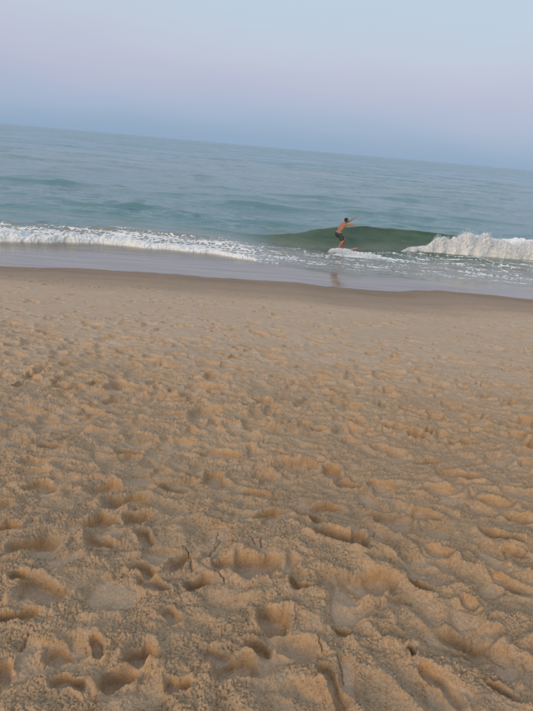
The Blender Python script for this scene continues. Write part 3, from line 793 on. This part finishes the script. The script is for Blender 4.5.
M_SKIN = simple_mat('tanned_skin', (.36, .142, .080), .42, .5, .10, .10, 9)
M_HAIR = simple_mat('dark_wet_hair', (.018, .014, .012), .45, .5, 0, .3, 60)
M_SHORTS = simple_mat('dark_wet_cloth', (.030, .038, .045), .6, .4, 0, .25, 14)
M_CORD = simple_mat('waist_cord', (.36, .31, .25), .8, .2)
M_EYE = simple_mat('eye_white', (.7, .7, .68), .2, .5)
M_IRIS = simple_mat('dark_iris', (.03, .02, .015), .2, .5)
M_BOARD = simple_mat('board_foam_deck', (.72, .26, .24), .35, .5, 0, .08, 5)
M_RAIL = simple_mat('red_board_rail', (.50, .06, .04), .3, .5)
M_PAD = simple_mat('grip_pad', (.10, .10, .11), .9, .2)

V = Vector
def chain_pts(a, b, n):
    return [a.lerp(b, i / n) for i in range(n + 1)]

def hand(wrist, direc, palm_n, side):
    """palm with five unequal bent fingers. side=+1: thumb towards +lat."""
    d = direc.normalized(); n = palm_n.normalized(); lat = d.cross(n).normalized() * side
    n = lat.cross(d).normalized() * side
    out = []
    palm = wrist + d * .055
    out.append([(wrist - d * .03, (.026, .021)), (wrist, (.027, .019)), (wrist + d * .035, (.036, .017)), (wrist + d * .085, (.038, .015))])
    for k, (off, ln, sp) in enumerate(((.030, .070, .20), (.011, .080, .06), (-.010, .075, -.08), (-.029, .058, -.22))):
        dd = (d + lat * sp).normalized()
        r0 = wrist + d * .05 + lat * off * .8
        k1 = wrist + d * .095 + lat * off
        k2 = k1 + dd * ln * .48
        k3 = k2 + (dd - n * .18).normalized() * ln * .30
        k4 = k3 + (dd - n * .35).normalized() * ln * .26
        out.append([(r0, .010), (k1, .0098), (k2, .0092), (k3, .0085), (k4, .0072)])
    t0 = wrist + d * .025 + lat * .018
    t1 = wrist + d * .055 + lat * .050
    t2 = t1 + (d * .8 + lat * .6).normalized() * .035
    t3 = t2 + (d * .95 + lat * .3).normalized() * .028
    out.append([(t0, .014), (t1, .0125), (t2, .0108), (t3, .0085)])
    return out

def build_person(loc):
    root = bpy.data.objects.new('person', None); COL.objects.link(root)
    root.location = loc
    root.scale = (.94, .94, .93)
    tag(root, 'bare-chested person in dark shorts leaning forward on a board with both arms stretched out', 'person')
    # joints, metres, x to the right of the picture, y away from the beach
    pel = V((-.195, .00, .70)); waist = V((-.165, .005, .84)); chest = V((-.075, .01, 1.03)); neck0 = V((.030, .02, 1.215))
    neck1 = V((.075, .025, 1.285)); head = V((.125, .035, 1.375))
    face = V((.80, .60, .05)).normalized()          # the way the chest and the head look
    lat = V((.60, -.80, 0)).normalized()            # his right-hand side, towards the camera
    sR = V((.030, .02, 1.185)) + lat * .165 + V((.01, 0, 0)); sL = V((.030, .02, 1.190)) - lat * .165 + V((.02, 0, 0))
    eR = V((.260, -.195, 1.215)); wR = V((.430, -.26, 1.235))
    eL = V((.270, .20, 1.325)); wL = V((.500, .26, 1.480))
    hR = pel + lat * .085 + V((0, 0, -.02)); hL = pel - lat * .085 + V((0, 0, -.02))
    kR = V((.055, -.165, .385)); aR = V((-.135, -.175, .035)); tR = V((.02, -.21, -.045))
    kL = V((.165, .155, .425)); aL = V((.085, .165, .040)); tL = V((.250, .175, -.040))
    meshes = [
        tube([(pel - V((0, 0, .06)), (.135, .10)), (pel, (.158, .112)), (waist, (.138, .092)), (chest, (.165, .108)),
              (neck0 - V((0, 0, .03)), (.145, .085)), (neck0 + V((.02, 0, .03)), (.075, .060)), (neck1, (.056, .056)), (head - V((0, 0, .03)), (.055, .055))], lat_axis=lat)]
    for h_, k_, a_ in ((hR, kR, aR), (hL, kL, aL)):
        meshes.append(tube([(h_ + V((0, 0, .02)), .092), (h_.lerp(k_, .35), .086), (h_.lerp(k_, .72), .068), (k_, .057), (k_.lerp(a_, .28) - V((.012, 0, 0)), .060),
                            (k_.lerp(a_, .65), .045), (a_, .036), (a_ + V((-.005, 0, -.045)), .036)]))
    for s_, e_, w_ in ((sR, eR, wR), (sL, eL, wL)):
        meshes.append(tube([(s_.lerp(neck0, .6), .060), (s_, .064), (s_.lerp(e_, .45), .051), (e_, .039), (e_.lerp(w_, .33), .041), (w_, .025), (w_ + (w_ - e_).normalized() * .02, .024)]))
    # shoulder blades, chest, buttocks for a body that is not a tube
    for p, r in ((chest + lat * .075 - face * .060 + V((.03, 0, .05)), (.060, .052, .075)), (chest - lat * .075 - face * .060 + V((.03, 0, .05)), (.060, .052, .075)),
                 (chest + lat * .065 + face * .060, (.07, .055, .06)), (chest - lat * .065 + face * .060, (.07, .055, .06)),
                 (pel + lat * .065 - face * .045, (.08, .08, .09)), (pel - lat * .065 - face * .045, (.08, .08, .09))):
        meshes.append(ellipsoid(p, r))
    for a_, t_, hd in ((aR, tR, 1), (aL, tL, -1)):
        f = (t_ - a_); f.z = 0; f.normalize(); sd = V((-f.y, f.x, 0)) * hd
        heel = a_ - f * .045 + V((0, 0, -.055)); ball = heel + f * .175
        meshes.append(tube([(heel, (.032, .030)), (heel + f * .075 + V((0, 0, .016)), (.036, .034)), (ball, (.045, .022))], lat_axis=sd))
        for q, (o_, l_, r_) in enumerate(((.030, .055, .013), (.012, .050, .0095), (-.004, .044, .009), (-.019, .037, .0085), (-.033, .030, .008))):
            meshes.append(tube([(ball - f * .02 + sd * o_ * .8, r_), (ball + f * l_ * .5 + sd * o_ + V((0, 0, .004)), r_), (ball + f * l_ + sd * o_ - V((0, 0, .008)), r_ * .85)], 3, 10))
    for w_, e_, sd in ((wR, eR, -1), (wL, eL, 1)):
        for c in hand(w_, (w_ - e_), V((.1, 0, 1)), sd): meshes.append(tube(c, 3, 12, lat_axis=(w_ - e_).cross(V((.1, 0, 1)))))
    # head: skull, jaw, nose, lips, ears, brow
    hf = V((.86, .48, .14)).normalized(); hs = hf.cross(V((0, 0, 1))).normalized(); hu = hs.cross(hf).normalized()
    R = Matrix((hs, hf, hu)).transposed()
    def hp(a, b, c): return head + hs * a + hf * b + hu * c
    meshes += [ellipsoid(hp(0, -.012, .028), (.074, .094, .086), R), ellipsoid(hp(0, .028, -.042), (.055, .062, .066), R),
               ellipsoid(hp(0, .082, -.084), (.024, .020, .018), R, 12, 8),
               ellipsoid(hp(0, .098, -.012), (.012, .016, .026), R, 12, 8), ellipsoid(hp(0, .106, -.026), (.017, .014, .011), R, 12, 8),
               ellipsoid(hp(0, .088, -.052), (.026, .012, .0075), R, 12, 8), ellipsoid(hp(0, .086, -.062), (.022, .012, .008), R, 12, 8),
               ellipsoid(hp(.028, .080, .030), (.026, .012, .009), R, 12, 8), ellipsoid(hp(-.028, .080, .030), (.026, .012, .009), R, 12, 8),
               ellipsoid(hp(.078, -.008, -.008), (.010, .020, .032), R, 12, 8), ellipsoid(hp(-.078, -.008, -.008), (.010, .020, .032), R, 12, 8)]
    b = fuse(meshes, 'body', .0065, M_SKIN, 2); b.parent = root
    # hair: a short cap with uneven tufts
    hm = [ellipsoid(hp(0, -.022, .040), (.083, .098, .086), R), ellipsoid(hp(0, -.062, -.018), (.064, .045, .060), R)]
    rn = random.Random(3)
    for k in range(70):
        th = rn.uniform(0, 2 * math.pi); ph = rn.uniform(.05, 1.35)
        d = V((math.sin(ph) * math.cos(th), math.sin(ph) * math.sin(th), math.cos(ph)))
        if d.y > .55 and d.z < .45: continue
        hm.append(ellipsoid(hp(d.x * .080, -.022 + d.y * .094, .040 + d.z * .084), (.016, .020, .013), R, 8, 6))
    h = fuse(hm, 'hair', .007, M_HAIR, 1); h.parent = root
    for sd in (-1, 1):
        e = ellipsoid(hp(.029 * sd, .078, .012), (.0125, .0125, .0105), R, 16, 10); e.name = 'eye'
        e.materials.append(M_EYE); eo = bpy.data.objects.new('eye', e); COL.objects.link(eo); eo.parent = root
        i_ = ellipsoid(hp(.029 * sd, .0875, .012), (.0055, .004, .0055), R, 12, 8); i_.name = 'iris'
        i_.materials.append(M_IRIS); io = bpy.data.objects.new('iris', i_); COL.objects.link(io); io.parent = eo
    # shorts to just above the knees, loose at the hems
    sh = [tube([(pel.lerp(waist, .55), (.155, .108)), (pel, (.176, .132)), (pel - V((0, 0, .05)), (.160, .120))], lat_axis=lat)]
    for h_, k_ in ((hR, kR), (hL, kL)):
        sh.append(tube([(h_ + V((0, 0, .03)), .105), (h_.lerp(k_, .35), .104), (h_.lerp(k_, .62), .098), (h_.lerp(k_, .70), .098)]))
    for s_ in (1, -1): sh.append(ellipsoid(pel + lat * .060 * s_ - face * .046, (.096, .092, .11)))
    so = fuse(sh, 'shorts', .009, M_SHORTS, 2); so.parent = root
    me = so.data
    co = np.empty(len(me.vertices) * 3, dtype=np.float32); me.vertices.foreach_get('co', co); co = co.reshape(-1, 3)
    nr = np.empty_like(co).ravel(); me.vertices.foreach_get('normal', nr); nr = nr.reshape(-1, 3)
    fold = perlin3(co[:, 0] / .09, co[:, 1] / .09, co[:, 2] / .16, 5) * .010 + perlin3(co[:, 0] / .04, co[:, 1] / .04, co[:, 2] / .07, 6) * .004
    co += nr * fold[:, None]; me.vertices.foreach_set('co', co.ravel()); me.update()
    # waistband
    up = (waist - pel).normalized(); c0 = pel.lerp(waist, .60)
    bm = bmesh.new(); ring = []
    a1 = lat; a2 = up.cross(a1).normalized()
    for i in range(40):
        th = 2 * math.pi * i / 40
        d = a1 * math.cos(th) * .163 + a2 * math.sin(th) * .116
        ring.append([bm.verts.new(c0 + d * k + up * z_) for k, z_ in ((1.0, -.022), (1.04, -.018), (1.04, .018), (.97, .022))])
    for i in range(40):
        A_, B_ = ring[i], ring[(i + 1) % 40]
        for j in range(4): bm.faces.new((A_[j], B_[j], B_[(j + 1) % 4], A_[(j + 1) % 4]))
    m_ = bpy.data.meshes.new('waistband'); bm.to_mesh(m_); bm.free(); m_.materials.append(M_CORD)
    wo = bpy.data.objects.new('waistband', m_); COL.objects.link(wo); wo.parent = so
    wo['label'] = 'pale drawcord waistband of the shorts'
    return root, min(heel_z for heel_z in (aR.z - .075, aL.z - .075))

def board_outline(n=64, L=1.30, Wd=.50):
    out = []
    for i in range(n):
        th = 2 * math.pi * i / n
        c, s_ = math.cos(th), math.sin(th)
        x = L / 2 * c; taper = 1 - .16 * c
        out.append((x, Wd / 2 * math.copysign(abs(s_) ** .85, s_) * taper))
    return out

def build_board(loc, yaw, pitch):
    root = bpy.data.objects.new('skimboard', None); COL.objects.link(root)
    root.location = loc; root.rotation_euler = (math.radians(-4), pitch, yaw)
    tag(root, 'reddish oval skimboard under the rider, half buried in white spray', 'skimboard')
    pts = board_outline()
    def rock(x): return .075 * max(0, (x + .05) / .6) ** 2 + .02 * max(0, (-x - .2) / .4) ** 2
    def slab(name, k0, k1, z0, z1, mat, clip=None):
        bm = bmesh.new()
        rings = []
        for k, z in ((k0 * .02, z0), (k0, z0), (k1, (z0 + z1) / 2), (k0, z1), (k0 * .5, z1 + .001), (k0 * .02, z1 + .001)):
            rings.append([bm.verts.new((x * k, y * k, z + rock(x * k))) for x, y in pts])
        for a, b_ in zip(rings, rings[1:]):
            for i in range(len(pts)):
                j = (i + 1) % len(pts); bm.faces.new((a[i], a[j], b_[j], b_[i]))
        bm.faces.new(rings[0]); bm.faces.new(list(reversed(rings[-1])))
        bmesh.ops.recalc_face_normals(bm, faces=bm.faces)
        me = bpy.data.meshes.new(name); bm.to_mesh(me); bm.free()
        me.polygons.foreach_set('use_smooth', np.ones(len(me.polygons), dtype=bool))
        me.materials.append(mat); o = bpy.data.objects.new(name, me); COL.objects.link(o); o.parent = root
        return o
    slab('deck', .965, .975, -.009, .013, M_BOARD)
    bm = bmesh.new(); rings = []
    for k, z in ((.976, -.008), (1.0, -.004), (1.008, .002), (1.0, .008), (.976, .012)):
        rings.append([bm.verts.new((x * k, y * k, z + rock(x * k))) for x, y in pts])
    for q in range(5):
        a, b_ = rings[q], rings[(q + 1) % 5]
        for i in range(len(pts)):
            j = (i + 1) % len(pts); bm.faces.new((a[i], a[j], b_[j], b_[i]))
    bmesh.ops.recalc_face_normals(bm, faces=bm.faces)
    me = bpy.data.meshes.new('rail'); bm.to_mesh(me); bm.free(); me.materials.append(M_RAIL)
    ro = bpy.data.objects.new('rail', me); COL.objects.link(ro); ro.parent = root
    ro['label'] = 'bright red edge of the board'
    bm = bmesh.new()
    vs = []
    for z in (.0135, .019):
        vs.append([bm.verts.new((x * .28 - .34, y * .62, z + .006)) for x, y in pts])
    for i in range(len(pts)):
        j = (i + 1) % len(pts); bm.faces.new((vs[0][i], vs[0][j], vs[1][j], vs[1][i]))
    bm.faces.new(vs[1]); bm.faces.new(list(reversed(vs[0])))
    me = bpy.data.meshes.new('grip_pad'); bm.to_mesh(me); bm.free(); me.materials.append(M_PAD)
    go = bpy.data.objects.new('grip_pad', me); COL.objects.link(go); go.parent = root
    return root

RIDER_X, RIDER_Y, RIDER_Z = 2.98, 25.0, .085
build_person((RIDER_X, RIDER_Y, RIDER_Z + .02))
build_board((RIDER_X + .17, RIDER_Y, RIDER_Z - .045), .04, math.radians(-5))
